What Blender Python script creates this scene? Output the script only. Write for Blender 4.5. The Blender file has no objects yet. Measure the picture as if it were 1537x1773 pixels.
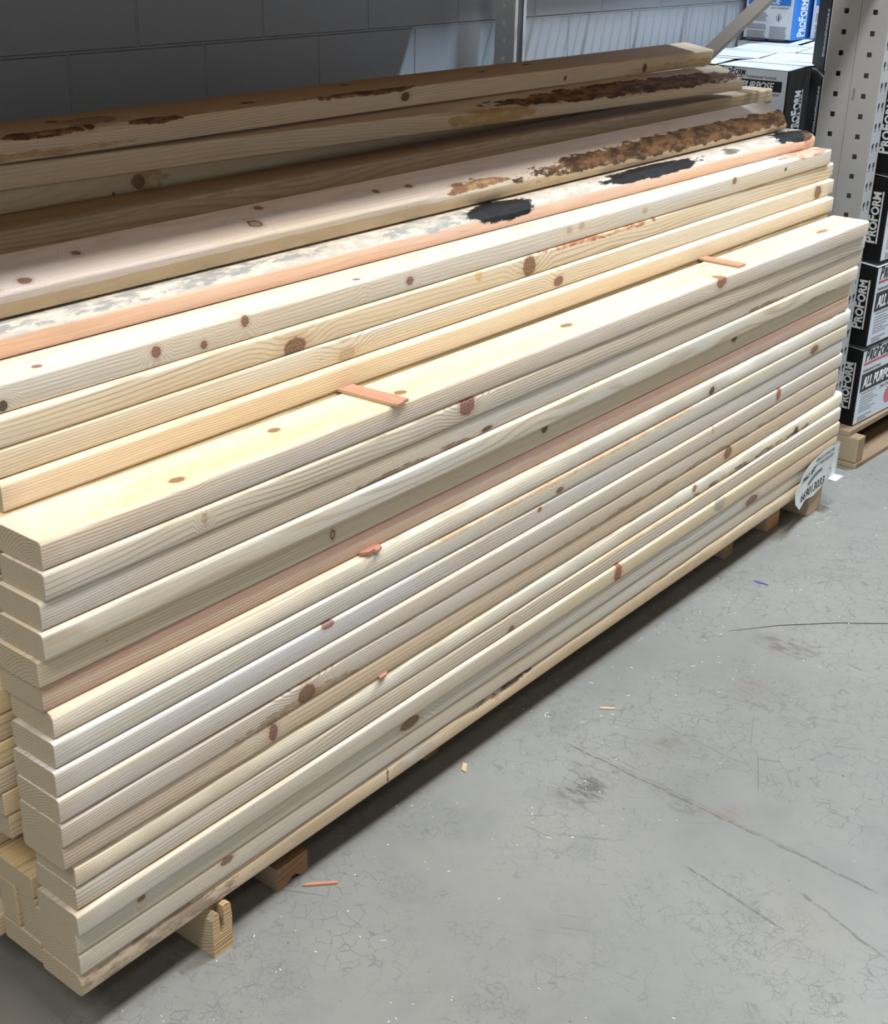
import bpy, bmesh, math, random
from mathutils import Vector, Matrix, noise
R = math.radians
T = 0.0381
W = 0.089
FLOOR = -0.089
scene = bpy.context.scene
col = scene.collection

# ------------------------------------------------------------------ helpers
def link(o, parent=None):
    col.objects.link(o)
    if parent is not None:
        o.parent = parent
    return o

def tag(o, label=None, cat=None, group=None, kind=None):
    if label: o['label'] = label
    if cat: o['category'] = cat
    if group: o['group'] = group
    if kind: o['kind'] = kind
    return o

def empty(name, loc=(0, 0, 0), rz=0.0):
    o = bpy.data.objects.new(name, None)
    o.location = loc
    o.rotation_euler = (0, 0, rz)
    o.empty_display_size = 0.05
    return link(o)

def mesh_obj(name, bm, mats, parent=None, smooth=False, loc=(0, 0, 0)):
    me = bpy.data.meshes.new(name)
    bm.normal_update()
    bm.to_mesh(me)
    bm.free()
    if not isinstance(mats, (list, tuple)): mats = [mats]
    for m in mats: me.materials.append(m)
    if smooth:
        for p in me.polygons: p.use_smooth = True
    o = bpy.data.objects.new(name, me)
    o.location = loc
    return link(o, parent)

def add_box(bm, x0, x1, y0, y1, z0, z1, mi=0, bevel=0.0, rot=None):
    vs = [bm.verts.new((x, y, z)) for x in (x0, x1) for y in (y0, y1) for z in (z0, z1)]
    idx = [(0, 1, 3, 2), (4, 6, 7, 5), (0, 4, 5, 1), (2, 3, 7, 6), (0, 2, 6, 4), (1, 5, 7, 3)]
    fs = [bm.faces.new([vs[i] for i in f]) for f in idx]
    for f in fs: f.material_index = mi
    if bevel > 0:
        es = list({e for f in fs for e in f.edges})
        r = bmesh.ops.bevel(bm, geom=es, offset=bevel, segments=2, profile=0.6, affect='EDGES')
        for f in r['faces']: f.material_index = mi
        vs = list({v for f in r['faces'] for v in f.verts} | {v for v in vs if v.is_valid})
    if rot is not None:
        bmesh.ops.transform(bm, matrix=rot, verts=[v for v in vs if v.is_valid])
    return vs

def add_prism(bm, pts, y0, y1, axis='y', mi=0):
    """closed polygon pts (a,b) extruded along axis"""
    def P(a, b, c):
        return {'y': (a, c, b), 'x': (c, a, b), 'z': (a, b, c)}[axis]
    A = [bm.verts.new(P(a, b, y0)) for a, b in pts]
    B = [bm.verts.new(P(a, b, y1)) for a, b in pts]
    n = len(pts)
    f1 = bm.faces.new(A); f2 = bm.faces.new(B[::-1])
    f1.material_index = f2.material_index = mi
    for i in range(n):
        f = bm.faces.new((A[i], B[i], B[(i + 1) % n], A[(i + 1) % n])); f.material_index = mi
    bmesh.ops.recalc_face_normals(bm, faces=bm.faces[:])

# ------------------------------------------------------------------ node helper
class NT:
    def __init__(s, name):
        m = bpy.data.materials.new(name); m.use_nodes = True
        s.m = m; s.t = m.node_tree; s.t.nodes.clear()
        s.out = s.n('ShaderNodeOutputMaterial'); s.b = s.n('ShaderNodeBsdfPrincipled')
        s.l(s.b.outputs[0], s.out.inputs[0])
    def n(s, typ, **kw):
        x = s.t.nodes.new(typ)
        for k, v in kw.items(): setattr(x, k, v)
        return x
    def l(s, a, b): s.t.links.new(a, b)
    def put(s, sock, v):
        if isinstance(v, bpy.types.NodeSocket): s.l(v, sock)
        else:
            if isinstance(v, (tuple, list)) and len(v) == 3 and sock.type == 'RGBA': v = (*v, 1)
            sock.default_value = v
    def math(s, op, a, b=0.0, c=None, clamp=False):
        x = s.n('ShaderNodeMath', operation=op); x.use_clamp = clamp
        s.put(x.inputs[0], a); s.put(x.inputs[1], b)
        if c is not None: s.put(x.inputs[2], c)
        return x.outputs[0]
    def vm(s, op, a, b=(0, 0, 0), out=0):
        x = s.n('ShaderNodeVectorMath', operation=op)
        s.put(x.inputs[0], a)
        if op != 'LENGTH': s.put(x.inputs[1], b)
        return x.outputs['Value'] if op in ('LENGTH', 'DOT_PRODUCT', 'DISTANCE') else x.outputs[0]
    def noise(s, vec, scale, detail=2, rough=0.5, color=False):
        x = s.n('ShaderNodeTexNoise'); s.put(x.inputs['Vector'], vec)
        x.inputs['Scale'].default_value = scale; x.inputs['Detail'].default_value = detail
        x.inputs['Roughness'].default_value = rough
        return x.outputs['Color' if color else 0]
    def mr(s, v, a, b, c=0.0, d=1.0, smooth=True):
        x = s.n('ShaderNodeMapRange'); x.interpolation_type = 'SMOOTHSTEP' if smooth else 'LINEAR'
        s.put(x.inputs[0], v)
        for i, q in enumerate((a, b, c, d)): s.put(x.inputs[i + 1], q)
        return x.outputs[0]
    def mix(s, f, a, b, blend='MIX'):
        x = s.n('ShaderNodeMix', data_type='RGBA', blend_type=blend)
        s.put(x.inputs[0], f); s.put(x.inputs[6], a); s.put(x.inputs[7], b)
        return x.outputs[2]
    def coord(s):
        return s.n('ShaderNodeTexCoord').outputs['Object']
    def sep(s, v):
        x = s.n('ShaderNodeSeparateXYZ'); s.put(x.inputs[0], v); return x.outputs
    def comb(s, a, b, c):
        x = s.n('ShaderNodeCombineXYZ')
        for i, q in enumerate((a, b, c)): s.put(x.inputs[i], q)
        return x.outputs[0]
    def bump(s, h, strength, dist, prev=None):
        x = s.n('ShaderNodeBump'); s.put(x.inputs['Height'], h)
        x.inputs['Strength'].default_value = strength; x.inputs['Distance'].default_value = dist
        if prev is not None: s.l(prev, x.inputs['Normal'])
        return x.outputs[0]

def lin(r, g, b):
    f = lambda c: (c / 255 / 12.92) if c / 255 <= 0.04045 else ((c / 255 + 0.055) / 1.055) ** 2.4
    return (f(r), f(g), f(b))

def plain(name, c, rough=0.5, metal=0.0, spec=0.5, var=0.06, scale=12):
    t = NT(name)
    co = t.coord()
    nz = t.noise(co, scale, 4)
    k = t.mr(nz, 0.3, 0.7, 1 - var, 1 + var, False)
    cc = t.vm('SCALE', (c[0], c[1], c[2]))
    node = cc.node; t.put(node.inputs['Scale'], k)
    t.l(cc, t.b.inputs['Base Color'])
    t.b.inputs['Roughness'].default_value = rough
    t.b.inputs['Metallic'].default_value = metal
    t.b.inputs['Specular IOR Level'].default_value = spec
    return t.m

KC = {'brown': (lin(135, 95, 68), lin(92, 60, 42)), 'red': (lin(150, 90, 66), lin(120, 66, 48)),
      'purple': (lin(140, 92, 84), lin(100, 60, 56)), 'dark': (lin(60, 42, 34), lin(30, 20, 16)),
      'ring': (lin(165, 140, 110), lin(50, 34, 26)), 'faint': (lin(178, 152, 122), lin(160, 130, 100)),
      'hole': (lin(25, 20, 18), lin(15, 12, 10))}

def wood(name, seed=0, base=(222, 206, 176), late=(186, 154, 112), contrast=0.5, cy=None, cz=None, freq=260,
         knots=(), patches=(), rough=0.62, bumpy=1.0, stretch=1.0, mottle=None, obj=False):
    """solid 3D timber: growth rings about the x axis, fibre streaks, ellipsoidal knots and stains.
    knots: (x,y,z,rx,ry,rz,kind) in board coordinates; patches: (x,y,z,rx,ry,rz,color,color2,noise,opacity)"""
    rnd = random.Random(seed)
    t = NT(name)
    if obj: co = t.coord()
    else:
        at = t.n('ShaderNodeAttribute'); at.attribute_name = 'board_space'; co = at.outputs['Vector']
    off = (seed * 3.17 % 50, seed * 1.31 % 30, seed * 0.77 % 40)
    v0 = t.vm('ADD', co, off)
    slow = t.noise(t.vm('MULTIPLY', v0, (1.3 * stretch, 6, 6)), 1.0, 2, 0.5, color=True)
    d = t.vm('MULTIPLY', t.vm('SUBTRACT', slow, (0.5, 0.5, 0.5)), (0, 0.055, 0.055))
    q = t.vm('ADD', co, d)
    if cy is None: cy = rnd.uniform(-0.02, 0.1)
    if cz is None: cz = rnd.choice((-1, 1)) * rnd.uniform(0.03, 0.09)
    q = t.vm('MULTIPLY', t.vm('SUBTRACT', q, (0, cy, cz)), (0.02, 1, 1))
    ring = t.vm('LENGTH', q)
    # distances to knots, and the swirl they put in the grain
    ds = []
    nfine = t.noise(t.vm('MULTIPLY', v0, (60, 60, 60)), 1.0, 3, 0.6)
    for (x, y, z, rx, ry, rz, kind) in knots:
        dd = t.vm('LENGTH', t.vm('DIVIDE', t.vm('SUBTRACT', co, (x, y, z)), (rx, ry, rz)))
        dd = t.math('ADD', dd, t.mr(nfine, 0.3, 0.7, -0.16, 0.16, False))
        ds.append((dd, kind))
        ring = t.math('ADD', ring, t.mr(dd, 0.6, 4.2, 0.016, 0.0))
    ph = t.math('MULTIPLY', ring, freq * 2 * math.pi)
    s1 = t.math('SINE', ph)
    s1 = t.mr(s1, 0.0, 1.0, 0.0, 1.0)
    vis = t.noise(t.vm('MULTIPLY', v0, (2.0, 20, 20)), 1.0, 2)
    vis = t.mr(vis, 0.35, 0.65, 0.25, 1.0)
    lat = t.math('MULTIPLY', s1, t.math('MULTIPLY', vis, contrast))
    base_l = lin(*base); late_l = lin(*late)
    broad = t.noise(t.vm('MULTIPLY', v0, (1.6, 22, 22)), 1.0, 3)
    warm = tuple(c * k for c, k in zip(base_l, (1.10, 1.00, 0.89)))
    cool = tuple(min(1, c * k) for c, k in zip(base_l, (1.05, 1.035, 1.07)))
    c = t.mix(t.mr(broad, 0.32, 0.68), cool, warm)
    c = t.mix(lat, c, late_l)
    fib = t.noise(t.vm('MULTIPLY', v0, (9, 420, 420)), 1.0, 3, 0.7)
    c = t.mix(1.0, c, t.mix(t.mr(fib, 0.25, 0.75, 0, 1, False), (0.86, 0.85, 0.83), (1.06, 1.06, 1.06)), 'MULTIPLY')
    if mottle:
        mcol, lo, hi, op = mottle
        mo = t.noise(t.vm('MULTIPLY', v0, (14, 45, 45)), 1.0, 6, 0.7)
        c = t.mix(t.mr(mo, lo, hi, 0, op), c, lin(*mcol))
    # small dark pitch flecks
    fl = t.noise(t.vm('MULTIPLY', v0, (45, 260, 260)), 1.0, 1)
    c = t.mix(t.mr(fl, 0.79, 0.83, 0, 0.55), c, lin(110, 80, 56))
    pn = t.noise(t.vm('MULTIPLY', v0, (22, 60, 60)), 1.0, 6, 0.68)
    for (x, y, z, rx, ry, rz, ca, cb, na, op) in patches:
        dd = t.vm('LENGTH', t.vm('DIVIDE', t.vm('SUBTRACT', co, (x, y, z)), (rx, ry, rz)))
        dd = t.math('ADD', dd, t.mr(pn, 0.3, 0.7, -na, na, False))
        f = t.mr(dd, 1.04, 0.90, 0.0, op)
        pc = t.mix(t.mr(pn, 0.42, 0.6), lin(*ca), lin(*cb))
        c = t.mix(f, c, pc)
    for dd, kind in ds:
        a, b = KC[kind]
        halo = t.mr(dd, 2.0, 1.0, 0.0, 0.30 if kind != 'faint' else 0.15)
        c = t.mix(halo, c, lin(176, 128, 84))
        rr = t.mr(t.math('SINE', t.math('MULTIPLY', dd, 19.0)), -0.6, 0.9, 0.0, 1.0)
        if kind == 'ring': rr = t.mr(dd, 0.62, 0.8, 0.0, 1.0)
        kc = t.mix(rr, a, b)
        c = t.mix(t.mr(dd, 1.06, 0.92, 0.0, 0.82 if kind != 'faint' else 0.5), c, kc)
    # sawn ends: rougher, greyer
    nrm = t.sep(t.n('ShaderNodeNewGeometry').outputs['Normal'])[0]
    e = t.math('GREATER_THAN', t.math('ABSOLUTE', nrm), 0.8)
    endc = t.mix(t.math('MULTIPLY', s1, 0.55), lin(196, 182, 154), lin(160, 138, 106))
    rough_n = t.noise(co, 350, 3, 0.8)
    endc = t.mix(1.0, endc, t.mix(t.mr(rough_n, 0.3, 0.7), (0.84, 0.84, 0.84), (1.08, 1.08, 1.08)), 'MULTIPLY')
    c = t.mix(t.math('MULTIPLY', e, 0.9), c, endc)
    t.l(c, t.b.inputs['Base Color'])
    t.b.inputs['Roughness'].default_value = rough
    t.b.inputs['Specular IOR Level'].default_value = 0.3
    h = t.math('ADD', fib, t.math('MULTIPLY', s1, 0.35))
    t.l(t.bump(h, 0.35 * bumpy, 0.0012), t.b.inputs['Normal'])
    return t.m

# ------------------------------------------------------------------ a sawn board as a lofted solid
def board(name, x0, x1, yl, yr, ztop_l, ztop_r=None, w=W, t=T, roll_l=0.0, roll_r=0.0, mat=None, n=60,
          seed=0, wane=None, wob=0.0012, r=0.0042, parent=None, endtaper=0.0, backw=None):
    """front top edge runs (x0,yl,ztop_l) -> (x1,yr,ztop_r). wane(u, x)->(cy,cz) chamfer of that edge"""
    if ztop_r is None: ztop_r = ztop_l
    zb = ztop_l - t
    bm = bmesh.new()
    L = x1 - x0
    rings = []; BC = []
    xs = [0.0, 0.0015] + [L * i / n for i in range(1, n)] + [L - 0.0015, L]
    for k, x in enumerate(xs):
        u = x / L
        y = yl + (yr - yl) * u; zt = ztop_l + (ztop_r - ztop_l) * u
        ro = roll_l + (roll_r - roll_l) * u
        wy = noise.noise(Vector((x * 1.3 + seed * 7.1, 0.3, seed))) * wob * 2
        wz = noise.noise(Vector((x * 1.1, 5.3 + seed * 3.3, seed))) * wob * 0.5
        shr = 0.0012 if k in (0, len(xs) - 1) else 0.0
        cy = cz = r
        if wane is not None:
            a, b = wane(x)
            cy = max(r, a); cz = max(r, b)
        pts = []
        # corners in (y,z): front-bottom, back-bottom, back-top, front-top ; origin = front-top edge
        def arc(cyy, czz, ox, oz, sy, sz, m=4):
            for i in range(m + 1):
                ang = i / m * math.pi / 2
                pts.append((ox, oz, sy, sz, cyy, czz, ang))
        P = []
        W_ = w
        def corner(py, pz, dy, dz, ry, rz, a0, m):
            for i in range(m + 1):
                a = a0 + i / m * math.pi / 2
                P.append((py + dy * ry * 1.0 + ry * math.cos(a), pz + dz * rz + rz * math.sin(a)))
        corner(0, -t, 1, 1, r, r, math.pi, 3)                 # front bottom
        corner(W_, -t, -1, 1, r, r, 1.5 * math.pi, 3)         # back bottom
        corner(W_, 0, -1, -1, r, r, 0, 3)                     # back top
        # front top: from (cy,0) down to (0,-cz)
        m = 7
        for i in range(m + 1):
            a = math.pi / 2 + i / m * math.pi / 2
            ey = cy + cy * math.cos(a); ez = -cz + cz * math.sin(a)
            if cy > r * 1.5 or cz > r * 1.5:
                s = i / m
                fy, fz = cy * (1 - s), -cz * s
                ey = 0.45 * ey + 0.55 * fy; ez = 0.45 * ez + 0.55 * fz
                nn = noise.noise(Vector((x * 28 + seed, s * 3.0, 2.2))) * 0.0022 * math.sin(math.pi * s) \
                    + noise.noise(Vector((x * 90, s * 6.0, seed))) * 0.0010 * math.sin(math.pi * s)
                ey -= nn; ez += nn
            P.append((ey, ez))
        c, s_ = math.cos(ro), math.sin(ro)
        cen = (w / 2, -t / 2)
        ring = []
        for (py, pz) in P:
            py = cen[0] + (py - cen[0]) * (1 - shr * 18); pz = cen[1] + (pz - cen[1]) * (1 - shr * 30)
            yy = y - yl + wy + py * c - pz * s_
            zz = zt - zb + wz + py * s_ + pz * c
            ring.append(bm.verts.new((x, yy, zz))); BC.extend((x, py, pz + t))
        rings.append(ring)
    m = len(rings[0])
    for a, b in zip(rings[:-1], rings[1:]):
        for i in range(m):
            f = bm.faces.new((a[i], a[(i + 1) % m], b[(i + 1) % m], b[i])); f.smooth = True
    f = bm.faces.new(rings[0][::-1]); f.smooth = False
    f = bm.faces.new(rings[-1]); f.smooth = False
    bmesh.ops.recalc_face_normals(bm, faces=bm.faces[:])
    me = bpy.data.meshes.new(name); bm.to_mesh(me); bm.free()
    me.attributes.new('board_space', 'FLOAT_VECTOR', 'POINT').data.foreach_set('vector', BC)
    me.materials.append(mat)
    o = bpy.data.objects.new(name, me); o.location = (x0, yl, zb)
    return link(o, parent)

def knots_local(lst, w=W, t=T):
    """(face, x_world - x0, depth or height, rx, r2, kind) -> node knots; 'f' on the narrow front face, 't' on the wide top"""
    out = []
    for (face, x, v, rx, r2, kind) in lst:
        if face == 'f': out.append((x, 0.0, v, rx, 0.03, r2, kind))
        else: out.append((x, v, t, rx, r2, 0.02, kind))
    return out

# ------------------------------------------------------------------ front column of the bundle
XL = {18: .016, 17: .012, 16: .005, 15: .000, 14: -.006, 13: -.002, 12: .003, 11: -.004, 10: -.010, 9: -.012, 8: -.013, 7: -.012, 6: .002, 5: .001, 4: -.006, 3: -.005, 2: -.003, 1: -.004}
YL = {18: .002, 17: -.002, 16: .002, 15: -.003, 14: .008, 13: .012, 12: .003, 11: -.003, 10: -.006, 9: -.010, 8: -.009, 7: -.006, 6: -.004, 5: -.002, 4: -.008, 3: .003, 2: .005, 1: .007}
XR = {18: 2.420, 17: 2.435, 16: 2.436, 15: 2.416, 14: 2.419, 13: 2.410, 12: 2.431, 11: 2.421, 10: 2.410, 9: 2.418, 8: 2.411, 7: 2.414, 6: 2.452, 5: 2.438, 4: 2.437, 3: 2.435, 2: 2.447, 1: 2.446}
YR = {18: -.011, 17: -.003, 16: .003, 15: -.003, 14: .009, 13: .007, 12: .004, 11: .004, 10: .007, 9: .006, 8: .006, 7: .007, 6: .001, 5: -.005, 4: -.009, 3: -.008, 2: -.005, 1: -.006}
KN = {18: [('f', 1.662, .029, .020, .013, 'red'), ('t', .240, .025, .012, .008, 'brown'), ('t', .446, .060, .011, .008, 'brown'), ('t', .686, .032, .013, .008, 'brown'), ('t', 1.159, .046, .016, .008, 'brown'), ('t', 1.726, .08, .014, .006, 'faint'), ('t', 2.221, .036, .026, .008, 'red')],
      17: [('f', .815, .028, .020, .018, 'purple'), ('f', .259, .022, .005, .009, 'faint')],
      16: [('f', .876, .007, .016, .004, 'dark')],
      14: [('f', .508, .019, .006, .009, 'ring'), ('f', 1.058, .03, .010, .009, 'dark'), ('f', 1.782, .03, .012, .008, 'dark')],
      12: [('f', 1.690, .010, .012, .010, 'dark')],
      11: [('f', 2.223, .016, .022, .010, 'brown'), ('f', 1.108, .010, .012, .006, 'brown')],
      10: [('f', .482, .034, .014, .006, 'purple'), ('f', 1.044, .030, .007, .005, 'brown')],
      9: [('f', 2.043, .024, .012, .016, 'red'), ('f', 1.71, .03, .006, .01, 'faint')],
      8: [('f', .430, .016, .020, .016, 'brown')],
      7: [('f', 1.803, .023, .018, .015, 'brown'), ('f', .360, .020, .009, .015, 'purple')],
      6: [('f', 2.168, .008, .014, .012, 'dark'), ('f', 1.650, .024, .010, .008, 'brown')],
      5: [('f', .966, .004, .010, .009, 'brown')],
      4: [('f', 1.332, .018, .013, .026, 'red')],
      3: [('f', .680, .022, .024, .011, 'brown'), ('f', 1.943, .012, .032, .012, 'brown'), ('f', .104, .028, .007, .006, 'brown')],
      2: [('f', .262, .030, .012, .006, 'brown')]}
PINK = (212, 160, 138); PINK2 = (196, 140, 122)
PT = {18: [(1.2, .045, T + .003, 3.0, .09, .0075, (240, 212, 176), (236, 202, 158), .12, .5), (.25, .03, T, .30, .03, .010, (232, 200, 152), (224, 186, 128), .35, .5), (.75, .03, T, .5, .035, .010, (236, 208, 154), (230, 198, 142), .4, .4), (.0, .06, T, .20, .05, .012, (226, 206, 190), (222, 200, 180), .2, .5), (1.95, .045, T, .5, .04, .012, (232, 208, 152), (228, 200, 140), .3, .45)],
      16: [(.72, .0, .002, .16, .02, .007, (120, 96, 72), (196, 170, 138), .5, .8), (1.9, .0, .003, .12, .02, .006, (120, 96, 72), (196, 170, 138), .5, .8)],
      15: [(2.2, .0, .004, .1, .02, .005, (140, 110, 80), (196, 170, 138), .5, .8)],
      13: [(1.2, .0, T, 2.6, .02, .017, (194, 156, 136), (190, 150, 130), .10, .8), (1.2, 0, .004, 2.4, .02, .012, (214, 176, 146), (206, 166, 136), .2, .5)],
      12: [(.05, .01, T, .6, .03, .008, (238, 200, 172), (234, 206, 178), .2, .8)],
      11: [(1.18, 0, T, .44, .02, .012, (212, 172, 134), (226, 200, 166), .35, .9)],
      10: [(.9, 0, .03, .2, .02, .012, (206, 190, 164), (196, 176, 150), .3, .5)],
      8: [(.42, 0, .004, .12, .02, .012, (150, 118, 86), (204, 182, 148), .6, .7), (1.6, 0, .004, .4, .02, .006, (150, 122, 94), (212, 190, 158), .6, .7)],
      7: [(.28, 0, .02, .06, .02, .02, (226, 216, 196), (210, 190, 160), .5, .7), (1.5, 0, .02, 1.3, .02, .03, (216, 192, 158), (212, 186, 152), .3, .5)],
      6: [(1.95, 0, .006, .3, .02, .007, (92, 66, 46), (214, 190, 156), .5, .85)],
      5: [(1.5, 0, T, .3, .02, .01, (214, 186, 150), (196, 160, 120), .3, .6)],
      4: [(1.9, 0, .02, .8, .02, .03, (218, 198, 160), (214, 190, 150), .3, .6), (1.77, 0, .025, .03, .02, .016, (130, 130, 118), (160, 156, 140), .4, .6)],
      3: [(2.3, 0, .02, .3, .02, .03, (222, 190, 156), (214, 180, 146), .3, .6)],
      1: [(.93, 0, .034, .09, .03, .010, (70, 56, 46), (206, 186, 156), .6, .9), (.70, 0, .02, .05, .02, .02, (150, 152, 146), (176, 172, 160), .5, .6), (.12, 0, .014, .14, .02, .018, (130, 112, 96), (196, 176, 150), .6, .7), (1.5, 0, .01, .9, .02, .016, (204, 180, 148), (190, 164, 132), .4, .5), (.626, -.002, .02, .0025, .02, .014, (80, 72, 64), (140, 128, 112), .7, .9)]}
BASE = {18: (216, 210, 198), 17: (214, 208, 194), 16: (212, 206, 194), 15: (214, 210, 196), 14: (206, 198, 176), 13: (210, 194, 176), 12: (216, 212, 200), 11: (214, 211, 199), 10: (210, 208, 204), 9: (212, 204, 190), 8: (212, 204, 190), 7: (208, 194, 176), 6: (216, 210, 192), 5: (212, 206, 192), 4: (208, 202, 186), 3: (208, 206, 196), 2: (210, 207, 194), 1: (198, 182, 156)}
LB = {18: 'topmost front column board, brown knots on its yellowish top, two reddish sticks lying on it',
      17: 'second board from the top of the front column, with a large reddish purple knot',
      16: 'third board from the top of the front column, ragged crack along its lower edge',
      15: 'fourth board from the top, clean pale edge overhanging the shaded board below it',
      14: 'shaded recessed olive board with an oval ring knot, under the overhanging fourth board',
      13: 'pinkish board with a rosy upper edge, lying sixth from the top of the front column',
      12: 'pale board seventh from the top, broad lit top edge, small dark knot',
      11: 'board eighth from the top with an orange peach strip along its top edge',
      10: 'clean cool grey white board ninth from the top of the front column',
      9: 'tenth board from the top, with a reddish knot near its far end',
      8: 'eleventh board from the top, with a large swirling brown knot near its left end',
      7: 'tan board with a dark purple knot, lying directly on the protruding bright edged board',
      6: 'protruding pale board with a bright top edge, sixth from the bottom of the front column',
      5: 'fifth board from the bottom, streaked with wavy grain lines',
      4: 'fourth board from the bottom, with a tall reddish knot right of its middle',
      3: 'third board from the bottom, wide brown knot, split knot near the paper tag',
      2: 'second board from the bottom, plain pale grey edge behind the paper tag',
      1: 'worn bottom board of the bundle with a dark splintered gash, resting on blocks'}
for n in range(18, 0, -1):
    m = wood('timber_front', seed=n * 3 + 1, base=BASE[n], late={13: (150, 112, 92), 18: (206, 164, 112)}.get(n, (176, 150, 112)),
             contrast=0.75 if n in (13, 5, 8, 17, 18) else 0.5, freq={13: 330, 5: 200, 17: 190}.get(n, 240),
             knots=[(k[0] - XL[n], *k[1:]) for k in knots_local(KN.get(n, []))], patches=[(p[0] - XL[n], *p[1:]) for p in PT.get(n, [])])
    wn = None
    if n == 1:
        wn = lambda x: (0.006 + 0.010 * max(0, 1 - ((x - .93) / .12) ** 2) + .002 * noise.noise(Vector((x * 5, 0, 0))),
                        0.010 + 0.010 * max(0, 1 - ((x - .93) / .12) ** 2))
    elif n in (12, 6):
        wn = lambda x: (0.009, 0.008)
    o = board('lumber_board', XL[n], XR[n], YL[n], YR[n], n * T - 0.0003, mat=m, seed=n, wane=wn, t=T - 0.0006, r=.0056 if n != 14 else .003, w=.099 if n == 18 else W)
    tag(o, LB[n], 'board', 'boards of the front column of the lumber bundle')

# ------------------------------------------------------------------ upper tier, each one set back
def wE(x): return (0.026 + .006 * noise.noise(Vector((x * 2.2, 4, 1))) + .003 * noise.noise(Vector((x * 11, 4, 1))), 0.015 + .005 * noise.noise(Vector((x * 3.1, 9, 1))))
def wF(x):
    k = min(1, max(0, (x - .95) / .75)) ** 0.8
    return (.0045 + .030 * k + .004 * k * noise.noise(Vector((x * 9, 1, 1))), .0045 + .021 * k + .003 * k * noise.noise(Vector((x * 7, 3, 1))))
def wI(x):
    k = min(1, max(0, (x - 1.25) / .22))
    return (.0045 + .052 * k + .006 * k * noise.noise(Vector((x * 5, 1, 4))), .0045 + .010 * k)
def wJ(x):
    k = max(0, noise.noise(Vector((x * 2.4 + 3.3, 1, 4)))) * 1.2 if x < 1.1 else 0
    return (.0045 + .016 * k, .0045 + .010 * k)
BARK = (86, 63, 47); BARK2 = (142, 108, 76); BLK = (10, 9, 9); BLK2 = (26, 24, 24)
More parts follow.
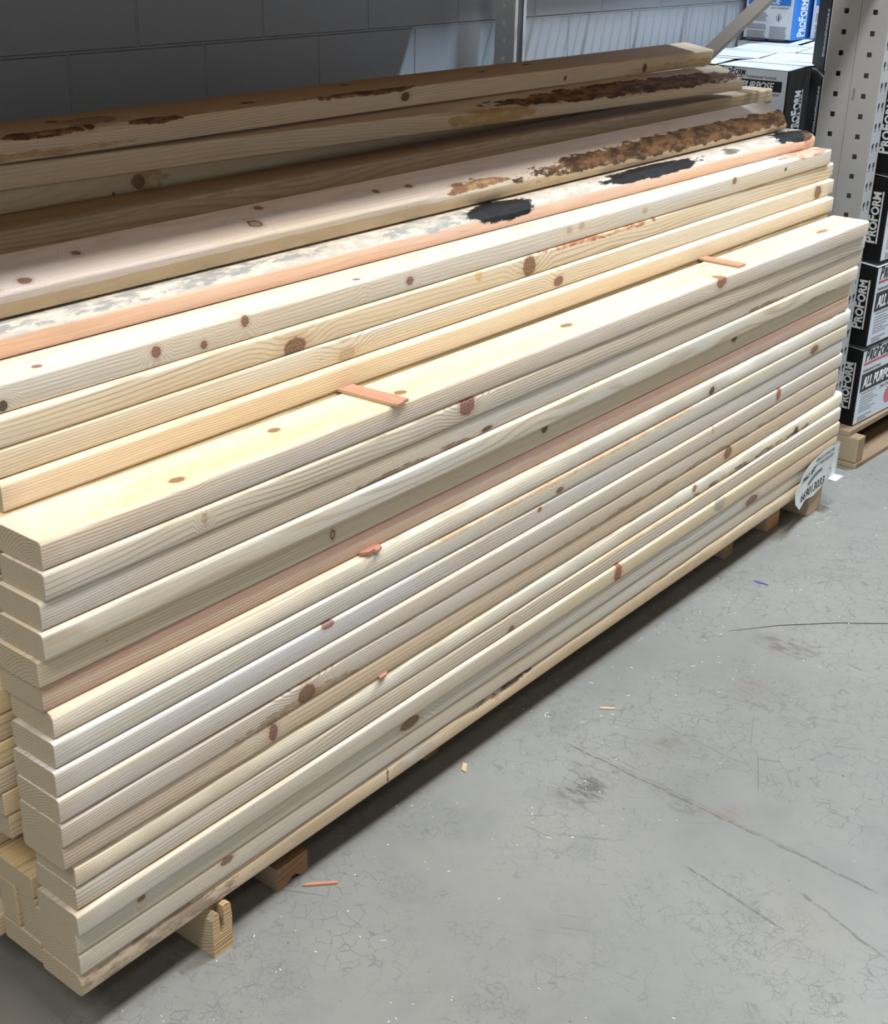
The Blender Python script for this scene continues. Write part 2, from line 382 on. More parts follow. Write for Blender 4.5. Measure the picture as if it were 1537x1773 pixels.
UP = [
 # key, x0, x1, yl, yr, zl, zr, roll_l, roll_r, wane, base, late, contrast, knots, patches, mottle, label
 ('A', .036, 2.452, .102, .091+.010, 19, 19, 0, 0, None, (222, 208, 180), (188, 160, 124), .55, [], [], None,
  'lowest yellow board of the upper tier, its right edge touching the two reddish sticks'),
 ('B', .003, 2.482, .115, .119, 20, 20, 0, 0, None, (220, 212, 192), (182, 158, 126), .6,
  [('f', 1.239, .014, .015, .009, 'brown'), ('f', 2.387, .018, .020, .018, 'brown'), ('f', .661, .010, .02, .01, 'faint')], [], None,
  'second lowest upper tier board, cream, curled orange knot at its far right end'),
 ('C', -.10, 2.497, .114, .133, 21, 21, 0, 0, None, (220, 210, 188), (178, 154, 120), .7,
  [('f', .551, .008, .024, .016, 'brown'), ('f', 1.152, .018, .020, .019, 'brown')],
  [(1.40, 0, T, .20, .02, .010, (160, 96, 60), (224, 190, 146), .45, .95), (1.0, 0, .03, .012, .02, .010, (206, 150, 80), (212, 164, 96), .4, .7)], None,
  'third board of the upper tier, with two large brown knots and reddish bark specks'),
 ('D', -.12, 2.458, .125, .126, 22, 22, 0, 0, None, (214, 208, 194), (190, 172, 146), .45,
  [('f', .302, .021, .008, .008, 'purple'), ('f', .385, .012, .006, .006, 'purple'), ('f', .462, .028, .008, .008, 'purple'), ('f', .821, .017, .009, .007, 'purple'), ('f', .067, .009, .007, .007, 'hole'),
   ('f', 1.281, .024, .009, .006, 'faint'), ('f', 1.322, .026, .009, .007, 'faint'), ('f', 1.553, .020, .010, .006, 'faint'), ('f', 1.938, .028, .010, .008, 'purple'), ('f', 2.2, .02, .006, .004, 'dark'),
   ('t', .135, .023, .007, .006, 'brown'), ('t', .711, .015, .007, .005, 'brown')],
  [(.36, .035, T, .30, .02, .01, (206, 200, 198), (226, 214, 204), .3, .7), (2.34, .02, T, .12, .03, .008, (150, 96, 70), (206, 160, 126), .4, .8)], None,
  'broad cream white board with small purple knots and grade stamps on its top face'),
 ('E', -.20, 2.455, .200, .172, 23, 23, 0, 0, wE, (218, 184, 158), (200, 156, 126), .35, [],
  [(1.0, .030, T - .001, 3.4, .075, .0135, (186, 182, 172), (222, 214, 198), .12, .85), (.35, .02, T, .30, .04, .008, (140, 142, 140), (204, 198, 186), .6, .7), (.98, .012, T, .12, .03, .012, (150, 152, 148), (196, 190, 176), .5, .8),
   (1.165, .012, T - .008, .098, .040, .019, BLK, BLK2, .22, 1.0), (1.70, .012, T - .004, .20, .04, .0115, BLK, BLK2, .25, 1.0), (2.375, .016, T - .004, .10, .05, .013, BLK, BLK2, .25, 1.0), (2.05, .012, T - .004, .05, .03, .005, (70, 66, 60), (120, 112, 100), .5, .8), (2.45, 0, .018, .05, .05, .02, (150, 98, 66), (196, 150, 112), .4, .4)], None,
  'peach coloured board with black charred blotches and a grey wane edge'),
 ('F', -.25, 2.410, .216, .224, 24, 24, R(18), R(18), wF, (226, 216, 206), (206, 190, 168), .35,
  [('t', .606, .034, .013, .010, 'ring'), ('t', .649, .072, .008, .006, 'brown'), ('t', .296, .055, .007, .006, 'brown'), ('t', .189, .018, .010, .007, 'brown'), ('t', .138, .012, .008, .007, 'brown'), ('t', .90, .05, .007, .006, 'brown'), ('t', .98, .045, .009, .006, 'brown'), ('t', 1.08, .018, .016, .006, 'brown')],
  [(1.2, .0, .010, 2.6, .020, .016, (204, 178, 130), (196, 168, 120), .1, .75), (2.0, .016, T - .010, .78, .028, .0185, BARK, BARK2, .30, 1.0), (1.13, .008, T - .004, .10, .02, .005, (140, 96, 60), (200, 160, 110), .4, .9), (.1, .04, T, .05, .02, .006, (150, 110, 70), (190, 150, 110), .6, .6)], None,
  'board with a white wide top face and ragged brown bark along its right front edge'),
 ('G', -.30, 2.66, .426, .395, None, None, R(2), 0, None, (180, 166, 142), (152, 132, 104), .5, [], [(1.0, .02, T, 1.5, .03, .01, (150, 134, 110), (176, 154, 122), .4, .5)], None,  # G to J: brown base tones carry part of the shelf's shade
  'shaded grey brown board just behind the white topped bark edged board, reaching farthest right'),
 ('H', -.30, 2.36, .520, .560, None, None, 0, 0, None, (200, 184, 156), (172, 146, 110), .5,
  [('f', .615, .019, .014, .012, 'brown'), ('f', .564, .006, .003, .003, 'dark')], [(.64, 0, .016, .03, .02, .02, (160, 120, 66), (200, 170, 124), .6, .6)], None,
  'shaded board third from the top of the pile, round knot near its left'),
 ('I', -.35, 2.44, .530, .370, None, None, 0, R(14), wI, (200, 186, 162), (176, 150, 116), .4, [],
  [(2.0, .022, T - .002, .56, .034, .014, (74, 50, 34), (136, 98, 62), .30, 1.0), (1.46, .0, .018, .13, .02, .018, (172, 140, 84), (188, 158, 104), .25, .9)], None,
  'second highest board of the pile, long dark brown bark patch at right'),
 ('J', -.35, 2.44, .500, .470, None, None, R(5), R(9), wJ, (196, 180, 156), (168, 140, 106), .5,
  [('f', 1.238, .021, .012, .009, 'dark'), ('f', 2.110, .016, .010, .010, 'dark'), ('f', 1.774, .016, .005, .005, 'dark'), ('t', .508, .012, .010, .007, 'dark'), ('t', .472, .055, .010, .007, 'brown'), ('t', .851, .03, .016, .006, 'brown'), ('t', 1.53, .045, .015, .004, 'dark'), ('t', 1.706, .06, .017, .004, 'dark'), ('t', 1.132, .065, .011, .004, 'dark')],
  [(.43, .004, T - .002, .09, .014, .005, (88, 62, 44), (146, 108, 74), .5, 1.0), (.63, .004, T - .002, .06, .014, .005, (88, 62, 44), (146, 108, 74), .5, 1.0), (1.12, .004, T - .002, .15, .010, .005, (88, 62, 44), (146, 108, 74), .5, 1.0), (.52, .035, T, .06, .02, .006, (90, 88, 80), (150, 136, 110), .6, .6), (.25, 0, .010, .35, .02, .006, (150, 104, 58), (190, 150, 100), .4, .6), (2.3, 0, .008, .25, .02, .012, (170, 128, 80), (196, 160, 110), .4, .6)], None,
  'topmost board of the whole pile, browned for shade, with bark crumbs along its edge'),
]
ZU = {'G': (.937, .944), 'H': (.975, .953), 'I': (1.013, .994), 'J': (1.0505, 1.0505)}
for i, (k, x0, x1, yl, yr, zl, zr, rl, rr, wn, base, late, ct, kn, pt, mo, lb) in enumerate(UP):
    z0, z1 = ZU[k] if k in ZU else (zl * T, zr * T)
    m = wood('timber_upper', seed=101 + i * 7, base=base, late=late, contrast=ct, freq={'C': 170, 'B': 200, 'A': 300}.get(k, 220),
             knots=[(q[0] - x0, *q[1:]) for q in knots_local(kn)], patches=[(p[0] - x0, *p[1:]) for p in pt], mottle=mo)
    xl_ = x0
    f = (wn and (lambda x, wn=wn, x0=x0: wn(x + x0)))
    # y and z are given at x=0; carry the line on to the hidden left end
    sl = (yr - yl) / (x1 - 0.0); sz = (z1 - z0) / (x1 - 0.0)
    o = board('lumber_board', x0, x1, yl + sl * x0, yr, z0 + sz * x0 - .0003, z1 - .0003, t=T - .0006, roll_l=rl, roll_r=rr, mat=m, n=160 if wn else 70, seed=40 + i, wane=f,
              wob=.0025 if k in 'GHIJ' else .0014, r=.0048)
    tag(o, lb, 'board', 'loose boards of the upper tier')

# ------------------------------------------------------------------ second column ends seen at the left, and the inside of the bundle
inm = [wood('timber_inner', seed=300 + i * 11, base=b, late=(170, 140, 100), contrast=.6) for i, b in enumerate([(214, 196, 156), (206, 194, 168), (216, 200, 160), (204, 188, 154)])]
rnd = random.Random(5)
C2 = {1: (.000, 0), 4: (.000, 0), 5: (.050, 0), 6: (.030, 0), 7: (-.018, 0), 8: (-.022, 0), 9: (-.028, 0), 10: (-.026, 0), 11: (-.024, 0), 12: (-.034, 0)}
L2 = {1: 'low flat board end behind the worn bottom board, carrying two pieces set on edge', 4: 'flush board end lying on the two pieces set on edge, second column',
      7: 'lowest of the protruding board ends in the second column, left side', 8: 'protruding board end second from the lowest in the second column',
      9: 'protruding board end third from the lowest in the second column', 10: 'protruding board end fourth from the lowest in the second column',
      11: 'protruding second column board end, second from the uppermost one seen there', 12: 'protruding board end at the left frame edge, uppermost of its column seen'}
def inner(x0, x1, y, n, mat, seed, w=W - .001, t=T - .0006, z=None):
    return board('lumber_board', x0, x1, y, y, n * T - .0003 if z is None else z, mat=mat, seed=seed, n=10, t=t, w=w, wob=0.0, r=.004)
for n in range(1, 19):
    if n in (2, 3): continue
    x0 = C2.get(n, (rnd.uniform(.012, .03), 0))[0]
    o = inner(x0, 2.42 + rnd.uniform(-.02, .02), .1015 if n < 18 else .1035, n, inm[n % 4], n, w=W - .001 if n < 18 else .084)
    if n in L2: tag(o, L2[n], 'board', 'second column of board ends')
    elif n in (5, 6): tag(o, 'recessed shadowed board end under the protruding ends of the second column' if n == 6 else 'recessed board end just above the flush one, set back in deep shadow', 'board', 'second column of board ends')
    else: tag(o, 'board of the second column hidden directly behind the upper front boards', 'board', 'upper boards of the hidden second column')
e1 = inner(.002, 2.4, .1015, 0, inm[0], 3, w=.038, t=2 * T - .0006, z=3 * T - .0003); tag(e1, 'board set on edge at the left end, nearer of a slotted pair', 'board', 'boards set on edge')
e2 = inner(.000, 2.4, .1480, 0, inm[2], 4, w=.038, t=2 * T - .0006, z=3 * T - .0003); tag(e2, 'board set on edge at the left end, farther of a slotted pair', 'board', 'boards set on edge')
src = {}
for c in range(2, 6):
    y = .1015 + (c - 1) * .0905
    for n in range(1, 19):
        if (c, n) == (5, 18) and False: continue
        x0 = rnd.uniform(-.02, .02) if c == 2 else rnd.uniform(0, .03)
        if n == 6 and c == 2: x0 = -.012
        if not src:
            src['o'] = inner(0, 2.40, y, n, inm[1], 5); o = src['o']
        else:
            o = src['o'].copy(); col.objects.link(o)
        o.location = (x0, y, (n - 1) * T + .0003)
        tag(o, 'plain board end in the shadowed inner columns of the bundle, left of the second column' if c == 2 else 'board hidden deep inside the bundle behind the visible columns', 'board', 'third column of board ends' if c == 2 else 'hidden inner boards of the bundle')
for j in range(4):
    y = .2255 + j * .0905
    for n in range(19, 24):
        if n == 23 and j == 0: continue
        o = src['o'].copy(); col.objects.link(o); o.location = (.02, y + (.07 if n == 23 else 0), (n - 1) * T + .0003)
        tag(o, 'board hidden under the upper tier behind the loose boards', 'board', 'hidden inner boards of the upper tier')
for j in range(3):
    o = src['o'].copy(); col.objects.link(o); o.location = (.03, .345 + j * .0905, .8768); o.scale = (1, 1, .57)
    tag(o, 'thin filler board hidden beneath the shaded rear boards', 'board', 'hidden filler boards')

# ------------------------------------------------------------------ sticks, splinters, tag
lath_m = wood('red_lath', obj=True, seed=601, base=(188, 140, 114), late=(146, 98, 74), contrast=.6, freq=300, bumpy=1.5)
def lath(p0, p1, w0, z, th, label, jag):
    d = Vector((p1[0] - p0[0], p1[1] - p0[1], 0)); L = d.length; a = math.atan2(d.y, d.x)
    bm = bmesh.new(); h = w0 / 2
    pts = [(0, -h), (L - .012, -h), (L, -h + .004), (L - .001, h * .2), (L - .004, h * .3), (L - .002, h), (0, h)] if jag else [(0, -h), (L, -h * .95), (L - .001, h), (0, h)]
    add_prism(bm, pts, 0, th, 'z')
    bmesh.ops.bevel(bm, geom=bm.edges[:], offset=.0006, segments=1, affect='EDGES')
    o = mesh_obj('wooden_stick', bm, lath_m); o.location = (p0[0], p0[1], z); o.rotation_euler = (0, 0, a)
    tag(o, label, 'stick', 'reddish sticks on the top front board'); return o
lath((.640, .112), (.647, -.010), .034, 18 * T + .0002, .005, 'reddish stick lying nearer the camera across the yellowish board, broken front end', True)
lath((1.775, .118), (1.772, .004), .030, 18 * T + .0002, .005, 'reddish stick lying at the far right across the yellowish board top', False)
def shard(name, pts, z, th, mat, loc, rot, label, cat, axis='z', group=None):
    bm = bmesh.new(); add_prism(bm, pts, 0, th, axis)
    o = mesh_obj(name, bm, mat); o.location = loc; o.rotation_euler = rot
    return tag(o, label, cat, group)
spl_m = wood('splinter_wood', obj=True, seed=611, base=(186, 132, 110), late=(146, 92, 74), contrast=.6, bumpy=2)
shard('wood_splinter', [(-.022, .004), (-.008, -.004), (.004, -.002), (.006, -.009), (.020, -.004), (.022, .006), (.004, .010)], 0, .005, spl_m, (.588, .004, 12 * T + .0004), (0, 0, R(-3)), 'small jagged reddish splinter wedged on the seventh board of the front column', 'splinter')
shard('wood_splinter', [(-.018, -.008), (-.004, -.009), (.010, -.001), (.024, .004), (.002, .004), (-.012, .004)], 0, .004, spl_m, (.612, .001, 6 * T + .0004), (0, 0, R(4)), 'tiny reddish splinter lying on the protruding board with a bright edge', 'splinter')
shard('wood_splinter', [(-.030, .000), (-.020, -.003), (.028, -.004), (.030, .000), (.022, .002), (-.018, .003)], 0, .003, spl_m, (.443, -.009, FLOOR + .0003), (0, 0, R(-42)), 'pink wood splinter lying on the floor by the left support blocks', 'splinter')
pale = wood('chip_wood', obj=True, seed=620, base=(206, 184, 146), late=(176, 146, 104), contrast=.5)
shard('wood_chip', [(-.016, -.002), (.014, -.004), (.018, 0), (-.010, .003)], 0, .002, pale, (1.188, -.089, FLOOR + .0003), (0, 0, R(-50)), 'slim tan wood chip on the open floor right of the stack middle', 'chip')
shard('wood_chip', [(-.013, -.003), (.012, -.005), (.016, .003), (-.006, .005)], 0, .002, pale, (.845, .006, FLOOR + .0003), (0, 0, R(35)), 'pale forked wood chip at the shadow edge below the stack', 'chip')
purple = plain('purple_plastic', lin(92, 70, 150), .5)
shard('strap_scrap', [(-.018, -.002), (-.002, -.006), (.006, -.002), (.020, -.0015), (.020, .001), (.002, .004), (-.012, .003)], 0, .001, purple, (1.891, -.079, FLOOR + .0003), (0, 0, R(-90)), 'small purple plastic scrap on the floor near the right end of the stack', 'scrap')

# paper tag
tagm = NT('tag_paper')
c0 = tagm.noise(tagm.coord(), 30, 3)
tagm.l(tagm.mix(tagm.mr(c0, .3, .7), lin(196, 200, 198), lin(214, 216, 212)), tagm.b.inputs['Base Color']); tagm.b.inputs['Roughness'].default_value = .45
tagm = tagm.m
ink = plain('print_ink', (.012, .012, .013), .5, var=.1)
greyink = plain('grey_ink', (.16, .16, .17), .6, var=.1)
tag_pts = [(2.175, .002), (2.165, .036), (2.179, .042), (2.208, .067), (2.236, .079), (2.27, .087), (2.327, .092), (2.39, .096), (2.447, .086), (2.449, .04), (2.450, -.005), (2.425, -.003), (2.39, .002), (2.366, -.015), (2.313, -.021), (2.252, -.012), (2.211, -.025)]
def tag_y(x, z):
    k = min(1, max(0, (2.36 - x) / .19))
    return -.0105 - .012 * k * k - .004 * max(0, (.02 - z) / .04) * k
bm = bmesh.new()
vs = [bm.verts.new((x, 0, z)) for x, z in tag_pts]
bm.faces.new(vs)
bmesh.ops.triangulate(bm, faces=bm.faces[:])
for _ in range(3):
    bmesh.ops.subdivide_edges(bm, edges=[e for e in bm.edges if e.calc_length() > .015], cuts=1)
    bmesh.ops.triangulate(bm, faces=bm.faces[:])
for v in bm.verts: v.co.y = tag_y(v.co.x, v.co.z)
bmesh.ops.solidify(bm, geom=bm.faces[:], thickness=.0004)
bmesh.ops.recalc_face_normals(bm, faces=bm.faces[:])
root = empty('paper_tag', (2.45, -.0105, 0)); tag(root, 'white printed paper tag stapled round the lower right end of the lumber bundle', 'tag')
def par(o, root):
    o.parent = root; o.matrix_parent_inverse = Matrix.Translation(-Vector(root.location)); return o
par(mesh_obj('tag_sheet', bm, tagm), root)
bm = bmesh.new(); add_box(bm, 2.4575, 2.4580, -.010, .060, -.004, .088); o = par(mesh_obj('end_flap', bm, tagm), root)
bm = bmesh.new(); add_box(bm, 2.405, 2.452, -.034, -.0108, -.0040, -.0034); par(mesh_obj('lower_fold', bm, tagm), root)

def text_mesh(body, size, sx=1.0, shear=0.0, bold=0.0, ext=.0006, align='LEFT'):
    cu = bpy.data.curves.new('txt', 'FONT'); cu.body = body; cu.size = size; cu.shear = shear; cu.offset = bold; cu.extrude = ext
    cu.align_x = align; cu.resolution_u = 3; cu.space_character = 1.0
    ob = bpy.data.objects.new('txt', cu); col.objects.link(ob)
    dg = bpy.context.evaluated_depsgraph_get(); dg.update()
    me = bpy.data.meshes.new_from_object(ob.evaluated_get(dg))
    bpy.data.objects.remove(ob); bpy.data.curves.remove(cu)
    me.transform(Matrix.Diagonal((sx, 1, 1, 1)))
    return me
def text_obj(name, me, mat, parent, origin, ex, ey):
    """text x axis -> ex, y axis -> ey (unit vectors in the parent's space)"""
    me = me.copy(); me.materials.clear(); me.materials.append(mat)
    ex = Vector(ex).normalized(); ey = Vector(ey).normalized(); ez = ex.cross(ey)
    M = Matrix((ex, ey, ez)).transposed().to_4x4(); M.translation = Vector(origin)
    me.transform(M)
    o = bpy.data.objects.new(name, me); return link(o, parent)
def text_on_tag(body, size, x, z, sx, ang, bold=0, mat=ink, shear=.2):
    me = text_mesh(body, size, sx, shear, bold, .0002)
    ca, sa = math.cos(ang), math.sin(ang)
    for v in me.vertices:
        a, b = v.co.x, v.co.y; X = x + a * ca - b * sa; Z = z + a * sa + b * ca
        v.co = (X, tag_y(X, Z) - .0010 + v.co.z, Z)
    me.materials.clear(); me.materials.append(mat)
    o = bpy.data.objects.new('print', me); link(o); par(o, root)
text_on_tag('669013033', .033, 2.212, -.006, 1.12, R(0), .0002)
text_on_tag('3466.2  8FT', .018, 2.216, .046, 1.0, R(4), .0001)
text_on_tag('SPRUCE PINE FIR', .012, 2.30, .077, 1.35, R(0), .0, greyink)
text_on_tag('HEAT TREATED 8FT', .012, 2.285, .062, 1.25, R(0), .0, greyink)
bm = bmesh.new()
for (xa, za, xb, zb) in ((2.262, .020, 2.352, .040),):
    for k in range(8):
        a = xa + (xb - xa) * k / 8; b = xa + (xb - xa) * (k + 1) / 8; zz = za + .004 + .014 * math.sin(k / 7 * 1.6)
        vv = [bm.verts.new((X, tag_y(X, Z) - .0012, Z)) for X, Z in ((a, zz), (b, zz + .002), (b, zz + .011), (a, zz + .009))]
        bm.faces.new(vv)
bmesh.ops.solidify(bm, geom=bm.faces[:], thickness=.0003)
par(mesh_obj('grey_bar', bm, plain('bar_grey', (.30, .30, .31), .6)), root)
bm = bmesh.new()
for k in range(24):
    a = 2 * math.pi * k / 24; b = 2 * math.pi * (k + 1) / 24
    P = [bm.verts.new((2.405 + rr * math.cos(q), -.0120, .018 + rr * math.sin(q))) for q, rr in ((a, .013), (b, .013), (b, .0115), (a, .0115))]
    bm.faces.new(P)
par(mesh_obj('round_mark', bm, ink), root)

# ------------------------------------------------------------------ supports under the stack
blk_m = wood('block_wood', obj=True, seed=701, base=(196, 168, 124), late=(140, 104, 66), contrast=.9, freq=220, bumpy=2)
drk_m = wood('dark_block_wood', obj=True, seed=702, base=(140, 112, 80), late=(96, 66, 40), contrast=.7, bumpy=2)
def block(x0, x1, y0, y1, z1, mat, label, notch=None, cat='support block'):
    bm = bmesh.new()
    if notch:
        pts = [(y0, FLOOR), (y1, FLOOR), (y1, z1), (y0, z1)]
        add_box(bm, x0, x1, y0, y1, FLOOR, z1, bevel=.004)
    else:
        add_box(bm, x0, x1, y0, y1, FLOOR, z1, bevel=.003)
    o = mesh_obj('support_block', bm, mat)
    return tag(o, label, cat, 'support blocks under the lumber')
# split end block
bm = bmesh.new()
pts = [(.2215, FLOOR), (.2600, FLOOR), (.2590, -.060), (.2605, -.030), (.2585, -.006), (.2500, -.0005), (.2440, -.004), (.2445, -.040), (.2400, -.052), (.2360, -.050), (.2350, -.012), (.2290, -.006), (.2220, -.020), (.2210, -.050)]
add_prism(bm, pts, -.002, .54, 'y')
# make the deep part flat-topped by a second solid behind the split
add_box(bm, .2215, .2600, .02, .5395, -.06, -.0006)
o = mesh_obj('support_block', bm, blk_m); tag(o, 'pale split block end standing nearest under the left end of the stack', 'support block', 'support blocks under the lumber')
bm = bmesh.new()
pr = [(.386, FLOOR), (.405, FLOOR), (.418, -.078), (.428, -.078), (.440, FLOOR), (.455, FLOOR), (.455, -.045), (.386, -.045)]
add_prism(bm, pr, .030, .54, 'y'); add_box(bm, .386, .455, .16, .535, -.046, -.0006)
o = mesh_obj('support_block', bm, drk_m); tag(o, 'low dark brown notched block beside the pale split block', 'support block', 'support blocks under the lumber')
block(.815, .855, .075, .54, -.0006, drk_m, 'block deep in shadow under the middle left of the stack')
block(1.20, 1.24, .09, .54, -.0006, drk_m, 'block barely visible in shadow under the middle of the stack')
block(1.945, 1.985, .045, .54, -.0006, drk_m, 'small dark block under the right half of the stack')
bm = bmesh.new(); add_box(bm, 2.16, 2.232, .038, .54, FLOOR, -.0006, bevel=.003)
o = mesh_obj('support_block', bm, wood('tan_block_wood', obj=True, seed=705, base=(184, 140, 92), late=(140, 98, 58), contrast=.6)); tag(o, 'orange brown block under the right end, left of the grey one', 'support block', 'support blocks under the lumber')
bm = bmesh.new(); add_box(bm, 2.322, 2.400, -.002, .54, FLOOR, -.0006, bevel=.003)
o = mesh_obj('support_block', bm, wood('grey_block_wood', obj=True, seed=706, base=(176, 158, 128), late=(130, 108, 80), contrast=.7, bumpy=2)); tag(o, 'rightmost grey brown block directly below the hanging paper tag', 'support block', 'support blocks under the lumber')

# ------------------------------------------------------------------ floor
t = NT('polished_concrete')
co = t.coord()
n1 = t.noise(co, 1.6, 5, .6); n2 = t.noise(co, 9, 6, .65); n3 = t.noise(co, 120, 3, .7)
c = t.mix(t.mr(n1, .3, .7), lin(121, 119, 114), lin(135, 133, 126))
c = t.mix(t.mr(n2, .48, .72, 0, .40), c, lin(110, 109, 106))
c = t.mix(t.mr(t.noise(t.vm('ADD', co, (9, 3, 1)), 2.3, 5, .6), .56, .74, 0, .35), c, lin(142, 134, 120))
c = t.mix(t.mr(n3, .3, .7, 0, .14), c, lin(118, 118, 114))
wv = t.vm('ADD', co, t.vm('MULTIPLY', t.vm('SUBTRACT', t.noise(co, 26, 4, .6, True), (.5, .5, .5)), (.03, .03, 0)))
def crk(vec, scale, w):
    x = t.n('ShaderNodeTexVoronoi', feature='DISTANCE_TO_EDGE'); t.put(x.inputs['Vector'], vec); x.inputs['Scale'].default_value = scale
    return t.mr(x.outputs['Distance'], 0.0, w, 1.0, 0.0)
cr = t.math('MULTIPLY', crk(wv, 40, .05), t.mr(t.noise(co, 3.1, 3), .42, .60, 0, 1))
cr2 = t.math('MULTIPLY', crk(t.vm('ADD', wv, (3, 1, 0)), 78, .07), t.mr(t.noise(t.vm('ADD', co, (4, 8, 0)), 4.1, 3), .48, .62, 0, .8))
brk = t.mr(t.noise(co, 40, 3), .40, .56, 0, 1)
c = t.mix(t.math('MULTIPLY', t.math('MULTIPLY', t.math('MAXIMUM', cr, cr2), brk), .60), c, lin(84, 84, 82))
# scuffs and scratches running across the aisle
for (ang, sc, lo, op, sh) in ((R(-62), 1.0, .66, .55, 0), (R(-50), 1.4, .70, .5, 7), (R(20), 1.2, .735, .45, 13)):
    mp = t.n('ShaderNodeMapping'); t.put(mp.inputs['Vector'], co); mp.inputs['Rotation'].default_value = (0, 0, -ang); mp.inputs['Location'].default_value = (sh, sh * .3, 0)
    v = t.vm('MULTIPLY', mp.outputs[0], (4 * sc, 120 * sc, 1))
    s = t.mr(t.noise(v, 1.0, 2, .5), lo, lo + .05, 0, 1)
    msk = t.mr(t.noise(t.vm('ADD', co, (sh, 2, 0)), 2.6, 3), .50, .62, 0, 1)
    c = t.mix(t.math('MULTIPLY', t.math('MULTIPLY', s, msk), op), c, lin(92, 88, 80))
edge_n = t.noise(t.vm('MULTIPLY', co, (60, 60, 1)), 1.0, 4, .7)
gap_n = t.noise(t.vm('MULTIPLY', co, (16, 16, 1)), 1.0, 3, .6)
for (ax, ay, bx, by, wd, op, kk) in ((1.035, -.088, 1.011, -.739, .0042, .75, 0), (1.045, -.10, 1.022, -.60, .002, .5, 0), (.870, -.438, .833, -.654, .0035, .7, 0), (.935, -.616, .873, -.794, .004, .7, 0), (1.217, -.165, 1.192, -.404, .0016, .6, 0),
                                 (1.365, -.324, 1.242, -.377, .0009, .7, 1), (1.243, -.393, 1.128, -.451, .0011, .85, 1), (.782, -.167, .785, -.256, .002, .6, 0), (1.057, -.159, 1.050, -.264, .002, .6, 0), (1.366, -.160, 1.403, -.337, .002, .5, 0), (1.30, -.27, 1.16, -.44, .0008, .6, 1)):
    dx, dy = bx - ax, by - ay; LL = math.hypot(dx, dy); ux, uy = dx / LL, dy / LL
    rel = t.vm('SUBTRACT', co, (ax, ay, FLOOR))
    u_ = t.vm('DOT_PRODUCT', rel, (ux, uy, 0)); v_ = t.math('ABSOLUTE', t.math('ADD', t.vm('DOT_PRODUCT', rel, (-uy, ux, 0)), t.mr(gap_n, .3, .7, -.004 * (1 - kk), .004 * (1 - kk), False)))
    m_ = t.math('MULTIPLY', t.mr(v_, wd * .3, wd, 1, 0), t.math('MULTIPLY', t.mr(u_, 0, .02, 0, 1), t.mr(u_, LL - .03, LL, 1, 0)))
    if not kk: m_ = t.math('MULTIPLY', m_, t.mr(edge_n, .36, .56, .25, 1))
    c = t.mix(t.math('MULTIPLY', m_, op), c, lin(88, 82, 72))
sc_n = t.noise(t.vm('MULTIPLY', co, (70, 22, 1)), 1.0, 5, .7)
for (px_, py_, rx_, ry_, cc_, op) in ((.935, -.20, .07, .05, (74, 70, 64), .75), (1.65, -.26, .05, .09, (96, 84, 76), .7), (1.01, -.37, .03, .04, (92, 90, 82), .6), (1.155, -.245, .05, .04, (98, 92, 74), .5), (.99, -.16, .03, .03, (84, 82, 80), .6), (1.45, -.28, .06, .04, (120, 104, 92), .5), (1.04, -.44, .04, .03, (122, 100, 88), .45)):
    dd = t.vm('LENGTH', t.vm('DIVIDE', t.vm('SUBTRACT', co, (px_, py_, FLOOR)), (rx_, ry_, 1)))
    m_ = t.math('MULTIPLY', t.mr(dd, .3, 1.2, 1, 0), t.mr(sc_n, .46, .58, .12, 1))
    c = t.mix(t.math('MULTIPLY', m_, op), c, lin(*cc_))
dk = t.mr(t.noise(t.vm('MULTIPLY', co, (1, 1, 1)), 85, 2), .76, .79, 0, .7)
c = t.mix(dk, c, lin(70, 66, 62))
t.l(c, t.b.inputs['Base Color'])
t.l(t.mr(n2, .3, .7, .42, .58, False), t.b.inputs['Roughness']); t.b.inputs['Specular IOR Level'].default_value = .35
t.l(t.bump(t.math('SUBTRACT', n3, t.math('MAXIMUM', cr, cr2)), .12, .0006), t.b.inputs['Normal'])
floor_m = t.m
bm = bmesh.new(); add_box(bm, -6, 12, -9, 1.42, FLOOR - .1, FLOOR)
o = mesh_obj('floor', bm, floor_m); tag(o, kind='structure')

# long scratches with their own shape: thin dark marks rubbed into the floor
def strip_path(bm, pts, w, z, th=.0002):
    P = [Vector((x, y, z)) for x, y in pts]
    L = []; Rr = []
    for i, p in enumerate(P):
        d = (P[min(i + 1, len(P) - 1)] - P[max(i - 1, 0)]).normalized(); nn = Vector((-d.y, d.x, 0))
        ww = w * (.35 if i in (0, len(P) - 1) else 1)
        L.append(bm.verts.new(p + nn * ww)); Rr.append(bm.verts.new(p - nn * ww))
    for i in range(len(P) - 1):
        bm.faces.new((L[i], Rr[i], Rr[i + 1], L[i + 1]))
bm = bmesh.new(); strip_path(bm, [(1.629, -.129), (1.729, -.206), (1.825, -.302), (1.897, -.391), (1.93, -.46), (1.94, -.54)], .0009, FLOOR + .0008)
bmesh.ops.solidify(bm, geom=bm.faces[:], thickness=.0005)
o = mesh_obj('plastic_strand', bm, plain('dark_strand', (.03, .03, .03), .6)); tag(o, 'thin dark strand curving across the floor at the right', 'strand')

